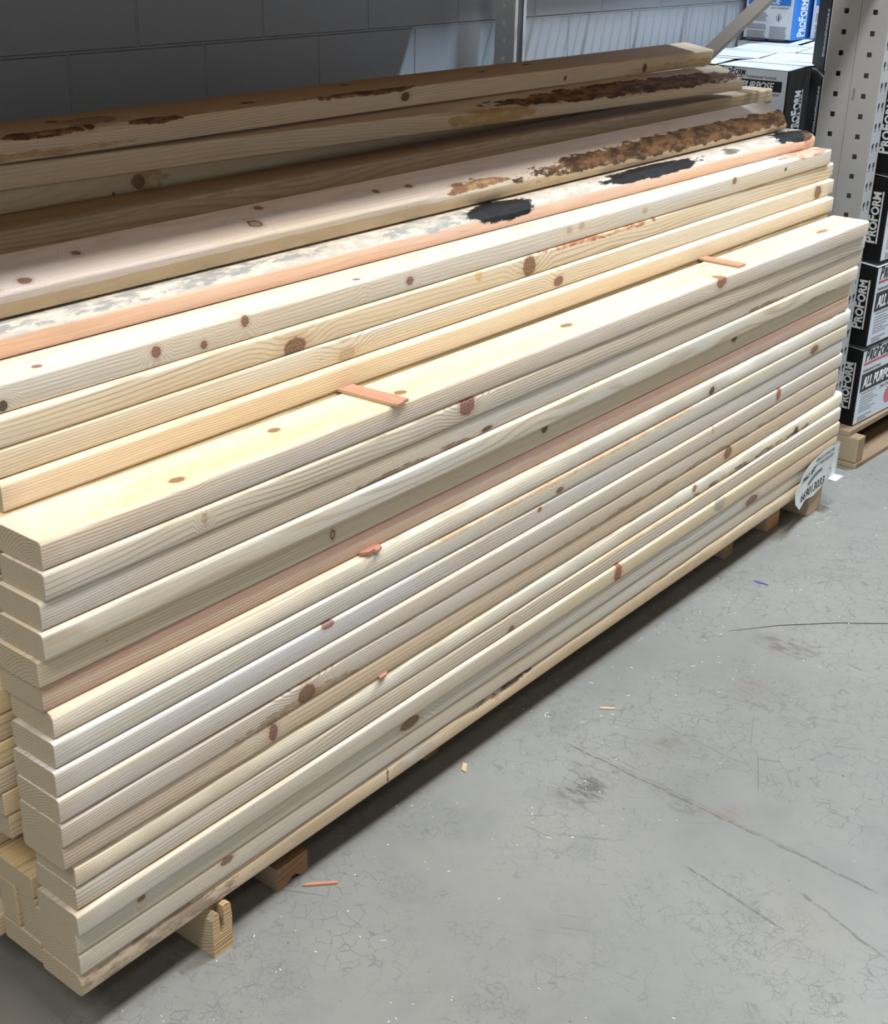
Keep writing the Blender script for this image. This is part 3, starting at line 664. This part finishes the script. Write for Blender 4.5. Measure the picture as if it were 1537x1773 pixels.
# sawdust and tiny chips: uncountable
rnd = random.Random(11)
bm = bmesh.new()
for i in range(260):
    a = rnd.random()
    x = rnd.uniform(-.2, 3.0); y = -abs(rnd.gauss(0, .28)) + .05
    if y < -1.1: continue
    l = rnd.uniform(.0006, .0028) * (1.9 if rnd.random() < .1 else 1); w = rnd.uniform(.0003, .0008); an = rnd.uniform(0, math.pi)
    M = Matrix.Translation((x, y, FLOOR + .0006)) @ Matrix.Rotation(an, 4, 'Z') @ Matrix.Rotation(rnd.uniform(-.2, .2), 4, 'X')
    add_box(bm, -l, l, -w, w, -.0003, .0003, rot=M)
for i in range(16):
    x = rnd.gauss(2.33, .05); y = rnd.gauss(-.04, .02); l = rnd.uniform(.0006, .0022)
    M = Matrix.Translation((x, y, FLOOR + .0006)) @ Matrix.Rotation(rnd.uniform(0, 3), 4, 'Z')
    add_box(bm, -l, l, -.0007, .0007, -.0003, .0003, rot=M)
o = mesh_obj('sawdust', bm, plain('sawdust_pale', lin(226, 220, 204), .7)); tag(o, 'tiny pale wood shavings and dust scattered on the concrete floor', 'sawdust', kind='stuff')

# ------------------------------------------------------------------ wall of painted concrete block
t = NT('painted_block_wall')
co = t.coord()
s = t.sep(co)
bv = t.comb(t.math('ADD', s[0], -1.1320 + 8.12), t.math('ADD', s[2], -1.055 + 4.06), 0.0)
br = t.n('ShaderNodeTexBrick'); t.put(br.inputs['Vector'], bv)
br.offset = .5; br.offset_frequency = 2; br.squash = 1
br.inputs['Color1'].default_value = (.35, .385, .43, 1); br.inputs['Color2'].default_value = (.34, .375, .42, 1); br.inputs['Mortar'].default_value = (.34, .365, .40, 1)
br.inputs['Scale'].default_value = 1; br.inputs['Mortar Size'].default_value = .005; br.inputs['Mortar Smooth'].default_value = .6
br.inputs['Brick Width'].default_value = .406; br.inputs['Row Height'].default_value = .203
n1 = t.noise(co, 25, 5, .7)
c = t.mix(t.mr(n1, .3, .7, 0, .12), br.outputs['Color'], (.27, .29, .32))
t.l(c, t.b.inputs['Base Color']); t.b.inputs['Roughness'].default_value = .38
nb = t.bump(t.math('MULTIPLY', br.outputs['Fac'], -1.0), .9, .006)
nb = t.bump(t.noise(co, 90, 4, .7), .35, .0015, nb)
t.l(nb, t.b.inputs['Normal'])
bm = bmesh.new(); add_box(bm, -6, 12, 1.40, 1.6, FLOOR, 7.0)
o = mesh_obj('wall_back', bm, t.m); tag(o, kind='structure')

# ------------------------------------------------------------------ pallet rack
def steel(name, c, rough=.42):
    t = NT(name); co = t.coord()
    n = t.noise(co, 7, 5, .65); n2 = t.noise(t.vm('MULTIPLY', co, (30, 30, 8)), 1, 4, .7)
    cc = t.mix(t.mr(n, .35, .7, 0, .35), lin(*c), tuple(x * .82 for x in lin(*c)))
    cc = t.mix(t.mr(n2, .68, .76, 0, .5), cc, lin(110, 108, 104))
    t.l(cc, t.b.inputs['Base Color']); t.b.inputs['Roughness'].default_value = rough
    return t.m
rack_m = steel('rack_paint', (168, 170, 172))
brace_m = steel('brace_paint', (206, 204, 202))
def punched(bm, xb, zb, solid, place):
    """grid plate; cell (i,j) left out when not solid(i,j)"""
    V = {}
    def v(i, j):
        if (i, j) not in V: V[(i, j)] = bm.verts.new(place(xb[i], zb[j]))
        return V[(i, j)]
    for i in range(len(xb) - 1):
        for j in range(len(zb) - 1):
            if solid(i, j): bm.faces.new((v(i, j), v(i + 1, j), v(i + 1, j + 1), v(i, j + 1)))
def square_plate(bm, W_, z0, z1, zoff, place, hole=.0125, pitch=.0508, hc=None):
    hc = W_ / 2 if hc is None else hc
    xb = [0, hc - hole / 2, hc + hole / 2, W_]; zb = [z0]; flags = []
    z = z0 + zoff
    while z + hole < z1:
        zb += [z, z + hole]; flags += [False, True]; z += pitch
    zb.append(z1); flags.append(False)
    punched(bm, xb, zb, lambda i, j: not (i == 1 and flags[j]), place)
def tear_plate(bm, W_, z0, z1, zoff, place, pitch=.0508):
    a = W_ * .29; b = W_ * .71
    xb = [0, a - .0075, a - .004, a + .004, a + .0075, b - .0075, b - .004, b + .004, b + .0075, W_]
    zb = [z0]; fl = [0]; z = z0 + zoff; fl = []
    while z + .03 < z1:
        zb += [z, z + .011, z + .022, z + .0245]; fl += [0, 1, 2, 3]; z += pitch
    zb.append(z1); fl.append(0)
    def solid(i, j):
        f = fl[j]
        if f == 0: return True
        if i in (2, 6): return False
        if f == 2 and i in (1, 3, 5, 7): return False
        return True
    # narrow foot of the teardrop is the central cell only
    punched(bm, xb, zb, solid, place)
def upright(px, y0, z1, wx, cols_, holeoff, tearoff, label, open_front=False):
    root = empty('rack_upright', (px, y0, FLOOR)); 
    z0 = FLOOR; d = .076
    def P(f): return lambda a, b: Vector(f(a, b)) - Vector(root.location)
    for k in range(cols_):
        ya = y0 + k * d
        bm = bmesh.new()
        square_plate(bm, d - .002, z0, z1, holeoff, P(lambda a, b, ya=ya: (px, ya + a, b)))
        punched(bm, [0, wx], [z0, z1], lambda i, j: True, P(lambda a, b, ya=ya: (px + a, ya + d - .002, b))) if not open_front or k < cols_ - 1 or True else None
        punched(bm, [0, d - .002], [z0, z1], lambda i, j: True, P(lambda a, b, ya=ya: (px + wx, ya + a, b)))
        if not (open_front and k == 0):
            if k == 0: tear_plate(bm, wx, z0, z1, tearoff, P(lambda a, b: (px + a, ya, b)))
            else: punched(bm, [0, wx], [z0, z1], lambda i, j: True, P(lambda a, b: (px + a, ya, b)))
        else:
            punched(bm, [0, .013], [z0, z1], lambda i, j: True, P(lambda a, b: (px + a, ya, b)))
            punched(bm, [wx - .013, wx], [z0, z1], lambda i, j: True, P(lambda a, b: (px + a, ya, b)))
        bmesh.ops.remove_doubles(bm, verts=bm.verts[:], dist=.0001)
        bmesh.ops.recalc_face_normals(bm, faces=bm.faces[:])
        o = mesh_obj('steel_column', bm, rack_m, root)
        md = o.modifiers.new('s', 'SOLIDIFY'); md.thickness = .002; md.offset = 0
    tag(root, label, 'rack upright', 'steel rack uprights'); return root
U1 = upright(2.66, .108, 2.3, .062, 2, .0125, .0300, 'white perforated double steel rack post right of the lumber stack')
bm = bmesh.new(); add_box(bm, .004, .0045, .02, .0225, 0, .001)
bm.free()
# barcode sticker on the post
bm = bmesh.new()
for k in range(14):
    add_box(bm, -.0012, -.0005, .030, .0365, .968 + FLOOR * 0 + k * .0022, .968 + k * .0022 + (.0013 if k % 3 else .0007))
o = mesh_obj('printed_barcode', bm, plain('barcode_ink', (.16, .16, .15), .6), U1); o.location = (0, .03, .055)
U2 = upright(2.66, 1.262, 2.3, .056, 1, .0235, .03, 'rear white perforated rack post standing against the block wall', True)
# brace between the posts
bm = bmesh.new()
a = Vector((2.668, .288, 1.327)); b = Vector((2.668, 1.250, .407))
dirv = (b - a).normalized(); up = Vector((0, -dirv.z, dirv.y)).normalized()
if up.z < 0: up = -up
def chan(bm, o_, u0, u1, x0, x1, L):
    vs = []
    for s in (0, L):
        for (uu, xx) in ((u0, x0), (u1, x0), (u1, x1), (u0, x1)):
            vs.append(bm.verts.new(o_ + dirv * s + up * uu + Vector((xx, 0, 0))))
    for f in ((0, 1, 2, 3), (7, 6, 5, 4), (0, 4, 5, 1), (1, 5, 6, 2), (2, 6, 7, 3), (3, 7, 4, 0)): bm.faces.new([vs[i] for i in f])
L = (b - a).length
chan(bm, a - a, -.016, .016, 0, .002, L); chan(bm, a - a, .014, .016, .002, .030, L); chan(bm, a - a, -.016, -.014, .002, .030, L)
bmesh.ops.recalc_face_normals(bm, faces=bm.faces[:])
o = mesh_obj('rack_brace', bm, brace_m); o.location = a
tag(o, 'grey steel brace slanting up between the rack posts above the right end of the pile', 'brace')
# beams and shelf load above
beam_m = steel('beam_paint', (196, 120, 40))
SH = 1.38
def beam(x0, x1, y, label):
    bm = bmesh.new(); add_box(bm, x0, x1, y, y + .045, SH - .1, SH, bevel=.004)
    o = mesh_obj('rack_beam', bm, beam_m); tag(o, label, 'rack beam', 'rack beams'); return o
beam(-1.1, 2.657, .112, 'front shelf beam above the lumber stack, out over its front'); beam(-1.1, 2.657, 1.27, 'rear shelf beam above the lumber stack near the wall')
beam(2.726, 6.4, .112, 'front shelf beam of the next bay above the cartons'); beam(2.72, 6.4, 1.27, 'rear shelf beam of the next bay near the wall')
bm = bmesh.new(); add_box(bm, -1.1, 2.50, .10, 1.36, SH + .0005, SH + .03)
o = mesh_obj('shelf_deck', bm, wood('deck_board', obj=True, seed=800, base=(190, 160, 120))); tag(o, 'solid shelf deck over the lumber stack', 'shelf deck')
# wire deck of the next bay
wire_m = plain('zinc_wire', (.45, .45, .46), .4, .6)
bm = bmesh.new()
x = 2.76
k = 0
while x < 6.3:
    w = .0022 if k % 6 else .009
    add_box(bm, x - w, x + w, .11, 1.33, SH + .002, SH + .006); x += .052; k += 1
for y in [.13 + i * .1 for i in range(13)]:
    add_box(bm, 2.74, 6.35, y - .0022, y + .0022, SH + .0062, SH + .0105)
o = mesh_obj('wire_deck', bm, wire_m); tag(o, 'open wire mesh shelf deck over the carton pallets', 'shelf deck')

# ------------------------------------------------------------------ joint compound cartons
white_p = plain('carton_white', lin(200, 207, 215), .5, var=.04)
black_p = plain('carton_black', (.008, .008, .009), .6, var=.1, spec=.2)
blue_p = plain('carton_blue', lin(40, 116, 196), .5, var=.05)
lgrey = plain('lettering_white', lin(214, 216, 218), .5, var=.02)
red_p = plain('label_red', lin(186, 40, 52), .5, var=.05)
kraft = plain('carton_kraft', lin(190, 160, 140), .7, var=.08)
TM = {}
TM['logoP'] = text_mesh('P', .030, .62, .30, .0009)
def word(segs, shear, bold, sx):
    """small-capital wordmark: list of (text,size) set side by side"""
    out = bpy.data.meshes.new('w'); bmx = bmesh.new(); xo = 0
    for tx, sz in segs:
        me = text_mesh(tx, sz, sx, shear, bold)
        w = max(v.co.x for v in me.vertices)
        mi = min(v.co.x for v in me.vertices)
        me.transform(Matrix.Translation((xo - mi, 0, 0))); bmx.from_mesh(me); xo += w - mi + .0012
    bmx.to_mesh(out); bmx.free()
    return out, xo
def fitw(m, wd, target):
    m.transform(Matrix.Diagonal((target / wd, 1, 1, 1))); return m
LOGO, w_ = word([('P', .052), ('RO', .042), ('F', .052), ('ORM', .042)], .22, .0010, .6); fitw(LOGO, w_, .165)
SIDE, w_ = word([('P', .040), ('RO', .032), ('F', .040), ('ORM', .032)], 0.0, .0011, .7); fitw(SIDE, w_, .140)
ALLP, w_ = word([('ALL PURPOSE', .046)], .25, .0010, .6); fitw(ALLP, w_, .212)
LITE, w_ = word([('LITE BLUE', .046)], .25, .0010, .6); fitw(LITE, w_, .180)
PROF, w_ = word([('Professional Formula', .012)], .1, 0, 1); fitw(PROF, w_, .11)
JOIN, w_ = word([('Joint Compound', .013)], .2, 0, 1); fitw(JOIN, w_, .10)
def fine_print():
    bm = bmesh.new(); r = random.Random(3)
    for k, (z, w) in enumerate([(-.040, .09), (-.050, .07), (-.058, .09), (-.066, .11), (-.074, .08), (-.082, .06), (-.089, .10), (-.096, .08), (-.112, .085), (-.118, .05), (-.123, .06)]):
        z2 = z + .0 
        h = .0018 if k not in (0, 8) else .0026
        x = -.105
        while x < -.105 + w:
            l = r.uniform(.006, .018); add_box(bm, x, min(x + l, -.105 + w), -.0006, 0, z2 - h / 2, z2 + h / 2); x += l + .0025
    return bm
FP = bpy.data.meshes.new('fp'); b_ = fine_print(); b_.to_mesh(FP); b_.free()
def badge():
    bm = bmesh.new()
    c = (.078, -.083); rr = .026
    for k in range(7):
        z = -rr + (k + .5) * 2 * rr / 7; hw = math.sqrt(max(0, rr * rr - z * z))
        if k % 2 == 0 or True:
            add_box(bm, c[0] - hw, c[0] + hw, -.0006, 0, c[1] + z - .0024, c[1] + z + .0016)
    return bm
BD = bpy.data.meshes.new('bd'); b_ = badge(); b_.to_mesh(BD); b_.free()
CW, CD = .262, .25
def inst(name, me, mat, parent, loc=(0, 0, 0)):
    me = me.copy(); me.materials.clear(); me.materials.append(mat)
    o = bpy.data.objects.new(name, me); o.location = loc; return link(o, parent)
def carton(h, detail, colour='black', dep=CD, seed=0, lay='A', lh=None):
    lh = lh or h
    """label on local -Y; sides and back black or blue; white flapped top. origin at bottom centre"""
    r = random.Random(seed)
    root = empty('carton'); hw, hd = CW / 2, dep / 2
    sidem = black_p if colour == 'black' else blue_p
    bm = bmesh.new(); add_box(bm, -hw, hw, -hd, hd, .0005, h - .014, bevel=.004)
    for f in bm.faces:
        if f.calc_center_median().z > h - .0145 and seed > 99: f.material_index = 1
    bmesh.ops.recalc_face_normals(bm, faces=bm.faces[:])
    mesh_obj('carton_body', bm, [sidem, white_p], root)
    bm = bmesh.new(); g = r.uniform(.001, .005); up_ = r.uniform(.004, .011)
    add_box(bm, -hw + .002, hw - .002, -hd + .001, -g, h - .0145, h - .0125)
    add_box(bm, -hw + .002, hw - .002, g, hd - .001, h - .0145, h - .0125)
    for v in bm.verts:
        if abs(v.co.y) < .01: v.co.z += up_
    for v in bm.verts:
        v.co.z += (r.uniform(-.001, .0025) if abs(v.co.y) > .01 else 0) + (.0015 if v.co.x > 0 else 0) * r.random()
        if v.co.z > h - .0005: v.co.z = h - .0005
    mesh_obj('top_flaps', bm, white_p, root)
    bm = bmesh.new(); add_box(bm, -hw + .0035, hw - .0035, -hd - .0010, -hd, .004, h - .016)
    lab = mesh_obj('label_panel', bm, white_p, root)
    if not detail: return root
    zc = h / 2 + .004; y = -hd - .0014
    k = h / .24
    if lay == 'B':
        L2 = LOGO.copy(); L2.transform(Matrix.Diagonal((.58, .62, 1, 1)))
        A2 = (ALLP if colour == 'black' else LITE).copy(); A2.transform(Matrix.Diagonal((.83, .72, 1, 1)))
        text_obj('wordmark', L2, ink, lab, (-.118, y, lh - .038), (1, 0, 0), (0, 0, 1))
        bm = bmesh.new(); add_box(bm, -.118, -.03, y - .0004, y + .0002, lh - .0445, lh - .042); mesh_obj('red_rule', bm, red_p, lab)
        text_obj('tagline', PROF, greyink, lab, (-.02, y, lh - .043), (1, 0, 0), (0, 0, 1))
        bm = bmesh.new(); add_box(bm, -.117, .112, y - .0002, y + .0002, lh - .083, lh - .049); mesh_obj('name_band', bm, ink if colour == 'black' else blue_p, lab)
        text_obj('product_name', A2, lgrey, lab, (-.09, y - .0008, lh - .078), (1, 0, 0), (0, 0, 1))
        text_obj('subtitle', JOIN, greyink, lab, (.006, y, lh - .095), (1, 0, 0), (0, 0, 1))
        bm = bmesh.new(); rr_ = random.Random(2)
        for (xa, xb, za, zb_) in ((-.11, -.005, lh - .112, lh - .145), (-.11, -.005, lh - .155, lh - .172), (-.11, -.005, lh - .180, lh - .215), (.012, .105, lh - .162, lh - .215)):
            z = za
            while z > zb_:
                add_box(bm, xa, xb - rr_.uniform(0, .012), y, y + .0004, z - .0022, z); z -= .0042
        mesh_obj('fine_print', bm, greyink, lab)
        bm = bmesh.new()
        for sc_, dd_ in ((.016, 0),):
            pts_o = [(.055, -sc_), (.055 + sc_, 0), (.055, sc_), (.055 - sc_, 0)]; k_ = .80
            V1 = [bm.verts.new((a_, y, lh - .128 + b_)) for a_, b_ in pts_o]; V2 = [bm.verts.new((.055 + (a_ - .055) * k_, y, lh - .128 + b_ * k_)) for a_, b_ in pts_o]
            for i_ in range(4): bm.faces.new((V1[i_], V1[(i_ + 1) % 4], V2[(i_ + 1) % 4], V2[i_]))
        add_box(bm, .052, .058, y - .0002, y + .0002, lh - .136, lh - .122)
        mesh_obj('hazard_diamond', bm, ink, lab)
    else:
        text_obj('wordmark', LOGO, ink, lab, (-.112, y, zc + .068 * k), (1, 0, 0), (0, 0, 1))
        bm = bmesh.new(); add_box(bm, -.115, .050, y - .0004, y + .0002, zc + .058 * k, zc + .0625 * k); mesh_obj('red_rule', bm, red_p, lab)
        text_obj('tagline', PROF, greyink, lab, (-.114, y, zc + .037 * k), (1, 0, 0), (0, 0, 1))
        bm = bmesh.new(); add_box(bm, -.117, .119, y - .0002, y + .0002, zc - .024 * k, zc + .030 * k); mesh_obj('name_band', bm, ink if colour == 'black' else blue_p, lab)
        text_obj('product_name', ALLP if colour == 'black' else LITE, lgrey, lab, (-.108 if colour == 'black' else -.065, y - .0008, zc - .014 * k), (1, 0, 0), (0, 0, 1))
        text_obj('subtitle', JOIN, greyink, lab, (.012, y, zc - .038 * k), (1, 0, 0), (0, 0, 1))
        inst('fine_print', FP, greyink, lab, (0, -hd - .0010, zc + .008))
        if colour == 'black': inst('round_badge', BD, red_p, lab, (0, -hd - .0010, zc + .010))
    for sgn in (-1, 1):
        X = sgn * (hw + .0006)
        # reads upwards
        ex = (0, 0, 1); ey = (0, -1 * -sgn * -1, 0)
        ey = (0, 1, 0) if sgn < 0 else (0, -1, 0)
        big = lay == 'B'
        yo = (-hd + .024 if sgn < 0 else (-hd + .118 if big else -hd + .060))
        SD = SIDE
        if big:
            SD = SIDE.copy(); SD.transform(Matrix.Diagonal((1, 2.3, 1, 1)))
        sp = bmesh.new()
        side_o = text_obj('side_wordmark', SD, lgrey, root, (X, yo, zc - .112 if big else zc - .075), (0, 0, 1), ey)
        ys = sorted((yo - (.008 if sgn < 0 else -.008), yo - (.004 if sgn < 0 else -.004)))
        add_box(sp, X - .0005, X + .0005, ys[0], ys[1], zc - (.112 if big else .075), zc + (.029 if big else .066))
        mesh_obj('underline', sp, lgrey, side_o)
    return root
def put(root, x, y, z, rz, label, group):
    root.location = (x, y, z); root.rotation_euler = (0, 0, rz); tag(root, label, 'carton', group)
    return root
def copy_tree(o, parent=None):
    c = o.copy(); col.objects.link(c); c.parent = parent
    for ch in list(o.children): copy_tree(ch, c)
    return c
DECK = .018
# front stack: corner (-X,-Y) of the labelled face
H1 = .2415
lv = ['bottom', 'second', 'third', 'fourth']
proto = carton(H1, True, 'black', dep=.215, seed=1)
rz = R(-4.5)
def corner_to_centre(cx, cy, dep, rz):
    v = Vector((CW / 2, dep / 2, 0)); v.rotate(Matrix.Rotation(rz, 3, 'Z')); return cx + v.x, cy + v.y
first = True
for i in range(4):
    c = proto if i == 0 else copy_tree(proto)
    cx, cy = corner_to_centre(2.768 + (.004, .0, .010, .006)[i], .080 + (.0, -.004, -.004, -.002)[i], .215, rz)
    put(c, cx, cy, DECK + i * H1, rz + R((0, .5, -.6, .3)[i]), 'black and white joint compound carton just right of the rack post, %s from the floor' % ('lowest' if i == 0 else lv[i]), 'cartons on the right pallet')
# next column to the right
for i in range(4):
    c = copy_tree(proto)
    cx, cy = corner_to_centre(3.046, .062, .215, rz)
    put(c, cx, cy, DECK + i * H1, rz, 'black sided carton at the right frame edge, %s of its column' % (lv[i] if i else 'bottom'), 'cartons on the right pallet')
# turned stack seen between the post and the rear cartons
p2 = carton(.228, True, 'black', dep=.25, seed=4)
for i in range(5):
    c = p2 if i == 0 else copy_tree(p2)
    a = R(-58)
    v = Vector((CW / 2, .125, 0)); v.rotate(Matrix.Rotation(a, 3, 'Z'))
    put(c, 3.295 + v.x, .535 + v.y, DECK + i * .228, a, 'turned dark carton partly hidden behind the rack post, %s of its tall stack' % (['bottom', 'second', 'third', 'fourth', 'topmost'][i]), 'cartons behind the rack post')
# rear pallet: label towards -X
HB = .2255
pd = carton(HB, True, 'black', dep=.30, seed=7, lay='B'); pls = [carton(HB, False, 'black', dep=.30, seed=q_) for q_ in (8, 21, 34, 55)]; pl = pls[0]
usedd = False; usedq = set()
ord_ = ['nearest', 'middle', 'farthest']
for lev in range(4):
    for r_ in range(3):
        for q in range(2):
            det = (r_ == 0 and q == 0 and lev >= 2)
            if det:
                c = pd if not usedd else copy_tree(pd); usedd = True
            else:
                q_ = (lev * 7 + r_ * 3 + q * 2) % 4; c = copy_tree(pls[q_]) if q_ in usedq else pls[q_]; usedq.add(q_)
            x = 3.462 + .15 + r_ * .311; y = .722 + .131 + q * .270
            jit = random.Random(lev * 9 + r_ * 3 + q)
            put(c, x + jit.uniform(-.002, .002), y + jit.uniform(-.002, .002), DECK + lev * HB, R(-90),
                ('white topped carton on the upper layer of the rear pallet, %s row, %s side' % (ord_[r_], 'aisle' if q == 0 else 'wall')) if lev == 3 else 'carton in the lower layers of the rear pallet, hidden behind the lumber', 'white topped cartons on the rear pallet' if lev == 3 else 'lower cartons on the rear pallet')
# blue cartons
pb = carton(.24, True, 'blue', dep=.27, seed=9, lay='B', lh=.212)
for i, (x, y, z, lb) in enumerate(((4.55, 1.272, DECK + 4 * HB, 'blue and white joint compound carton standing behind the white carton tops'),
                                   (4.69, 1.045, DECK + 4 * HB, 'second blue carton half hidden behind the tall dark stack'))):
    c = pb if i == 0 else copy_tree(pb)
    put(c, x, y, z, R(-90), lb, 'blue cartons'); c.scale = (.80, 1, 1)
for lev in range(4):
    for q in range(2):
        c = copy_tree(pl); put(c, 4.55, (1.262, .985)[q], DECK + lev * HB, R(-90), 'carton hidden beneath the blue cartons', 'hidden cartons below the blue ones')

# pallets
pal_m = wood('pallet_wood', obj=True, seed=900, base=(146, 126, 100), late=(104, 80, 56), contrast=.7, bumpy=2, mottle=((90, 66, 46), .55, .75, .6))
pal_d = wood('pallet_wood_worn', obj=True, seed=903, base=(138, 120, 98), late=(98, 78, 58), contrast=.7, bumpy=2, mottle=((96, 72, 52), .5, .7, .6))
def pallet(x0, y0, lx, ly, rz, label):
    root = empty('pallet', (x0, y0, FLOOR), rz)
    H = DECK - FLOOR
    for y in (0.0, ly / 2 - .02, ly - .04):
        bm = bmesh.new(); add_box(bm, 0, lx, y, y + .04, .0155, H - .0165, bevel=.003); mesh_obj('stringer', bm, pal_m, root)
    n = 7
    for k in range(n):
        w = .10; x = k * (lx - w) / (n - 1)
        bm = bmesh.new(); add_box(bm, x, x + w, -.002, ly + .002, H - .016, H - .0002, bevel=.002); mesh_obj('deck_slat', bm, pal_d, root)
    for k in (0, 3, 6):
        w = .10; x = k * (lx - w) / (n - 1)
        bm = bmesh.new(); add_box(bm, x, x + w, -.002, ly + .002, .0002, .0155, bevel=.002); mesh_obj('bottom_slat', bm, pal_d, root)
    tag(root, label, 'pallet', 'pallets under the cartons')
    return root
# stringers run away from the aisle here: rotate so the block ends face the aisle
def pallet_y(x0, y0, lx, ly, label):
    root = empty('pallet', (x0, y0, FLOOR), R(-3))
    H = DECK - FLOOR
    for x in (0.0, lx / 2 - .03, lx - .045):
        bm = bmesh.new(); add_box(bm, x, x + .045, 0, ly, .0145, H - .0155, bevel=.004); mesh_obj('stringer', bm, pal_m, root)
    n = 7
    for k in range(n):
        w = .09; y = .03 + k * (ly - .03 - w) / (n - 1)
        bm = bmesh.new(); add_box(bm, .0, lx, y, y + w, H - .016, H - .0002, bevel=.002); mesh_obj('deck_slat', bm, pal_d, root)
    for k, (ya, yb) in enumerate(((-.004, .10), (.40, .5), (ly - .1, ly))):
        bm = bmesh.new(); add_box(bm, -.004, lx + .004, ya, yb, .0002, .0145, bevel=.002); mesh_obj('bottom_slat', bm, pal_d, root)
    tag(root, label, 'pallet', 'pallets under the cartons'); return root
pallet_y(2.728, .036, 1.0, .62, 'worn wooden pallet carrying the cartons right of the stack')
pallet(3.44, .71, 1.30, .66, 0, 'wooden pallet under the rear white topped cartons')

# ------------------------------------------------------------------ light: overhead strips of the store, plus added fill lamps
def area(name, loc, target, sx, sy, power, color=(1, 1, 1)):
    l = bpy.data.lights.new(name, 'AREA'); l.shape = 'RECTANGLE'; l.size = sx; l.size_y = sy; l.energy = power; l.color = color
    o = bpy.data.objects.new(name, l); o.location = loc
    d = Vector(target) - Vector(loc); o.rotation_euler = d.to_track_quat('-Z', 'Y').to_euler()
    link(o); return o
area('aisle_strip_light', (1.0, -1.5, 6.0), (1.0, -1.5, 0), 3.0, .8, 235, (1, .985, .96))
area('aisle_strip_light', (-3.6, -1.5, 6.0), (-3.6, -1.5, 0), 3.0, .8, 170, (1, .985, .96))  # extra strip, added to brighten the left board ends
area('aisle_strip_light', (4.7, -0.9, 6.0), (4.7, -0.9, 0), .14, 1.3, 480, (.72, .86, 1.0))
area('front_fill_light', (0.0, -4.2, 6.0), (0.6, 0, .3), 6.0, .5, 45, (1, .99, .98))  # soft fill added to lift the vertical front faces
# the rest of the store: bright near the horizon (far aisles, lit shelving), dim roof above
w = bpy.data.worlds.new('warehouse_air'); scene.world = w; w.use_nodes = True
nt = w.node_tree; bg = nt.nodes['Background']
tc = nt.nodes.new('ShaderNodeTexCoord'); sp = nt.nodes.new('ShaderNodeSeparateXYZ'); nt.links.new(tc.outputs['Generated'], sp.inputs[0])
mr = nt.nodes.new('ShaderNodeMapRange'); mr.interpolation_type = 'SMOOTHSTEP'; nt.links.new(sp.outputs[2], mr.inputs[0])
for q, v_ in enumerate((.02, .5, .62, .03)): mr.inputs[q + 1].default_value = v_
nt.links.new(mr.outputs[0], bg.inputs[1]); bg.inputs[0].default_value = (.97, .985, 1.0, 1)

# ------------------------------------------------------------------ camera
f, pit, yaw, roll, cx, cy, cz = 2245.55226, 0.4306, 0.66914, 0.01868, -0.74744, -1.19412, 1.35075
F = Vector((math.cos(yaw) * math.cos(pit), math.sin(yaw) * math.cos(pit), -math.sin(pit)))
Rv = F.cross(Vector((0, 0, 1))).normalized(); U = Rv.cross(F)
R2 = Rv * math.cos(roll) + U * math.sin(roll); U2 = U * math.cos(roll) - Rv * math.sin(roll)
cam = bpy.data.cameras.new('camera'); cam.sensor_fit = 'VERTICAL'; cam.sensor_height = 24; cam.lens = f / 1773 * 24
cam.clip_start = .05; cam.clip_end = 100
co_ = bpy.data.objects.new('camera', cam)
M = Matrix((R2, U2, -F)).transposed().to_4x4(); M.translation = (cx, cy, cz); co_.matrix_world = M
link(co_); scene.camera = co_
vs_ = scene.view_settings
vs_.view_transform = 'Standard'; vs_.look = 'None'; vs_.gamma = 1; vs_.use_curve_mapping = False; vs_.exposure = 0.29
